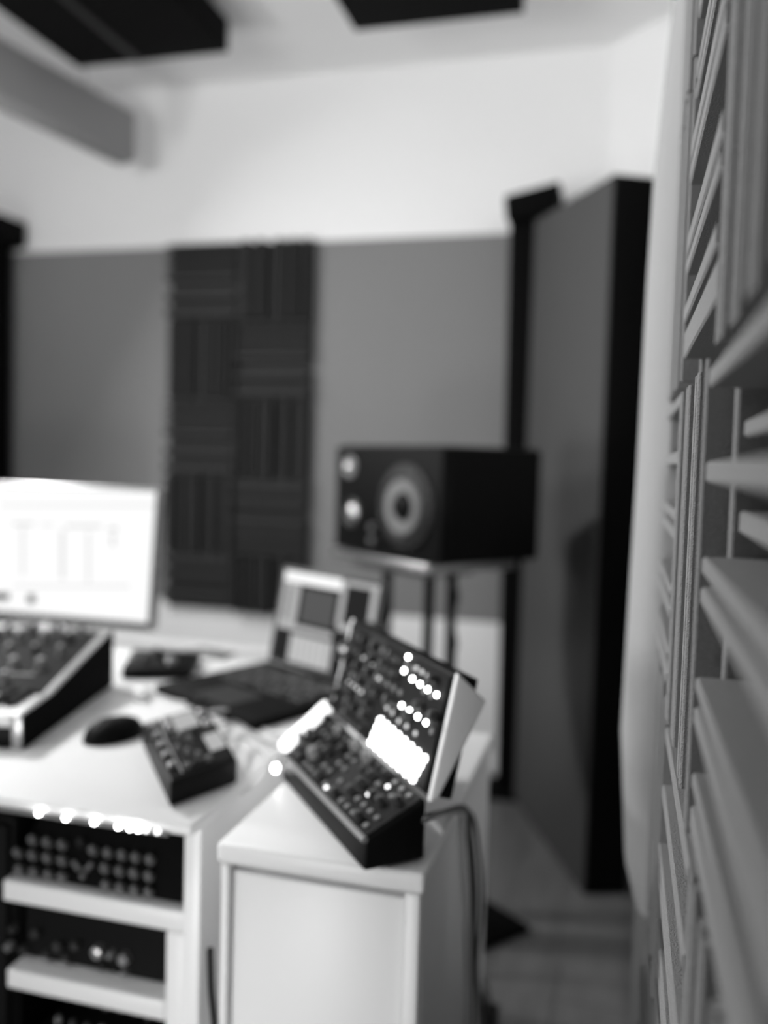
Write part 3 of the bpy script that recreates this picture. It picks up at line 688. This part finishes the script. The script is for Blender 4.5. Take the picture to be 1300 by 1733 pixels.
onA(140, 1428, KN, 'knob', 'darkgrey')
ls = thing('led_strip', (-.6, .863, DZ-.02), 'row of small white lamps along the lower front edge of the white desktop', 'lamp strip')
MB().box(-.72, -.475, .8625, .8665, DZ-.0145, DZ-.0105).build('rail', 'midgrey', ls)
for x_, y_, m_ in ((66, 1376, 'glow'), (112, 1384, 'glow'), (160, 1391, 'glow'), (201, 1398, 'glow'), (221, 1401, 'glow'), (235, 1403, 'glow'), (248, 1404, 'glowmid'), (267, 1407, 'glowmid')):
    p_ = yp(x_, y_, .8620); MB().lathe(V((p_.x, .8624, p_.z)), V((0, -1, 0)), [(.0034, 0), (.003, .0025), (.0012, .004)], 12).build('lamp', m_, ls, smooth=True)
# lower module in the opening
lo = thing('synthesizer_module', V(((rx0+rx1)/2, RY+.08, s2+.006)), 'black synthesizer module inside the white rack opening, its bright knobs at the right', 'synthesizer')
yb = RY+.035; za, zc = s2+.0075, s1-.0165
MB().box(rx0+.010, rx1-.047, yb, yb+.25, za, zc).build('housing', 'black', lo, bev=.002)
MB().box(rx0+.012, rx1-.049, yb-.003, yb-.0002, za+.001, zc-.001).build('faceplate', 'panel', lo)
for x_, y_, r_, m_ in ((28, 1568, .006, 'darkgrey'), (66, 1575, .007, 'darkgrey'), (103, 1597, .008, 'darkgrey'), (133, 1596, .007, 'darkgrey'), (84, 1610, .006, 'darkgrey'), (20, 1598, .006, 'midgrey'), (117, 1616, .006, 'darkgrey'), (45, 1603, .006, 'darkgrey'),
                       (170, 1607, .009, 'silver'), (214, 1619, .008, 'silver'), (192, 1612, .005, 'midgrey'), (214, 1640, .004, 'midgrey'), (180, 1632, .004, 'darkgrey')):
    p_ = yp(x_, y_, yb-.003)
    MB().lathe(p_, V((0, -1, 0)), [(r_, 0), (r_*.9, .010), (r_*.6, .012)], 14).build('knob', m_, lo, smooth=True)
lc = thing('mixer', V(((rx0+rx1)/2, RY+.1, .09)), 'black mixer with small knobs in the lowest rack opening, at the bottom left', 'mixer')
MB().box(rx0+.03, rx1-.045, RY+.03, RY+.3, .0915, s2-.09).build('housing', 'black', lc, bev=.002)
for i in range(8):
    for j in range(4):
        MB().lathe(V((rx0+.05+.022*i, RY+.05+.045*j, s2-.0905)), Z, [(.005, 0), (.0045, .008), (.003, .010)], 10).build('knob', 'midgrey' if (i+j) % 3 == 0 else 'darkgrey', lc, smooth=True)

# ------------------------------------------------------------------ cables
def cable(pts, r, m, label, group=None):
    o = MB().tube(smoothpath(pts), r, 8).build('cable', m, smooth=True); return tag(o, label, 'cable', group)
gz = DZ+.004
cable([zp(352, 1205, GZ), zp(385, 1203, gz+.01), zp(430, 1225, gz), zp(462, 1240, gz+.003), zp(505, 1240, .80)], .0028, 'whitecable', 'thick white cable from the groovebox back corner towards the modular case')
cable([zp(365, 1228, GZ), zp(400, 1222, gz+.01), zp(440, 1250, gz), zp(470, 1262, gz+.02)], .0022, 'greycable', 'thin grey cable crossing the desk between groovebox and modular case')
cable([zp(385, 1255, GZ), zp(412, 1248, gz+.012), zp(440, 1268, gz+.004), zp(452, 1290, gz), zp(425, 1330, gz-.001), zp(405, 1345, gz-.002)], .0026, 'whitecable', 'white cable bending over the desk edge beside the groovebox')
cable([zp(330, 1192, GZ), zp(340, 1175, gz+.01), zp(325, 1168, gz), zp(300, 1180, gz)], .0016, 'cable', 'thin black cable curling behind the groovebox')
pxs = [[(735, 1345), (762, 1362), (786, 1420), (795, 1500), (790, 1600), (800, 1690)], [(742, 1338), (775, 1365), (800, 1430), (806, 1520), (800, 1620), (812, 1700)],
       [(728, 1352), (755, 1372), (778, 1440), (782, 1530), (768, 1590), (790, 1660)], [(748, 1340), (785, 1372), (812, 1450), (815, 1540), (806, 1640), (820, 1715)]]
for i, c_ in enumerate(pxs):
    ys = [1.02, 1.04, 1.08, 1.12, 1.15, 1.18]
    pts = [C['R']+V((.0, -.012+.006*i, -.018))]+[yp(x_, y_, yy+.015*i) for (x_, y_), yy in zip(c_[1:], ys[1:])]
    last = pts[-1]; pts += [V((last.x+.01*i, last.y+.03, .25)), V((last.x+.02, last.y+.08, .006))]
    for p_ in pts[1:]: p_.x = max(p_.x, cx1+.008)
    cable(pts, (.0022, .0026, .0018, .0024)[i], ('cable', 'greycable', 'greycable', 'cable')[i],
          ['black cable, second from left of those hanging beside the white cabinet', 'grey cable hanging in the middle of the bundle beside the white cabinet', 'thin grey cable, innermost of the bundle beside the white cabinet', 'black cable, outermost of the bundle hanging beside the white cabinet'][i], 'cables hanging behind the white cabinet')
# cable along the speaker stand
f_ = [(768, 985), (775, 1010), (766, 1050), (772, 1090), (768, 1130)]
cable([yp(x_, y_, 1.93) for x_, y_ in f_]+[V((yp(768, 1130, 1.93).x, 1.93, .3)), V((yp(768, 1130, 1.93).x+.03, 1.90, .03))], .004, 'cable', 'black cable wound down the right post of the speaker stand')
cable([V((-.425, .872, .60)), V((-.424, .875, .55)), V((-.420, .878, .50)), V((-.424, .882, .45)), V((-.425, .9, .2)), V((-.43, 1.0, .006))], .0042, 'cable', 'black cable in the gap between desk leg and white cabinet')
# black power supply on the floor
t = thing('power_strip', (-.245, 1.62, 0), 'black power box with coiled cable on the floor behind the white cabinet', 'power box')
MB().box(-.29, -.20, 1.50, 1.74, .001, .055).build('box', 'black', t, bev=.006)
cp = [V((-.245+.035*math.cos(a_*.7), 1.63+.09*math.sin(a_*.7), .060+.0025*a_)) for a_ in range(0, 27)]
MB().tube(smoothpath(cp, 4), .0035).build('coiled_lead', 'cable', t, smooth=True)
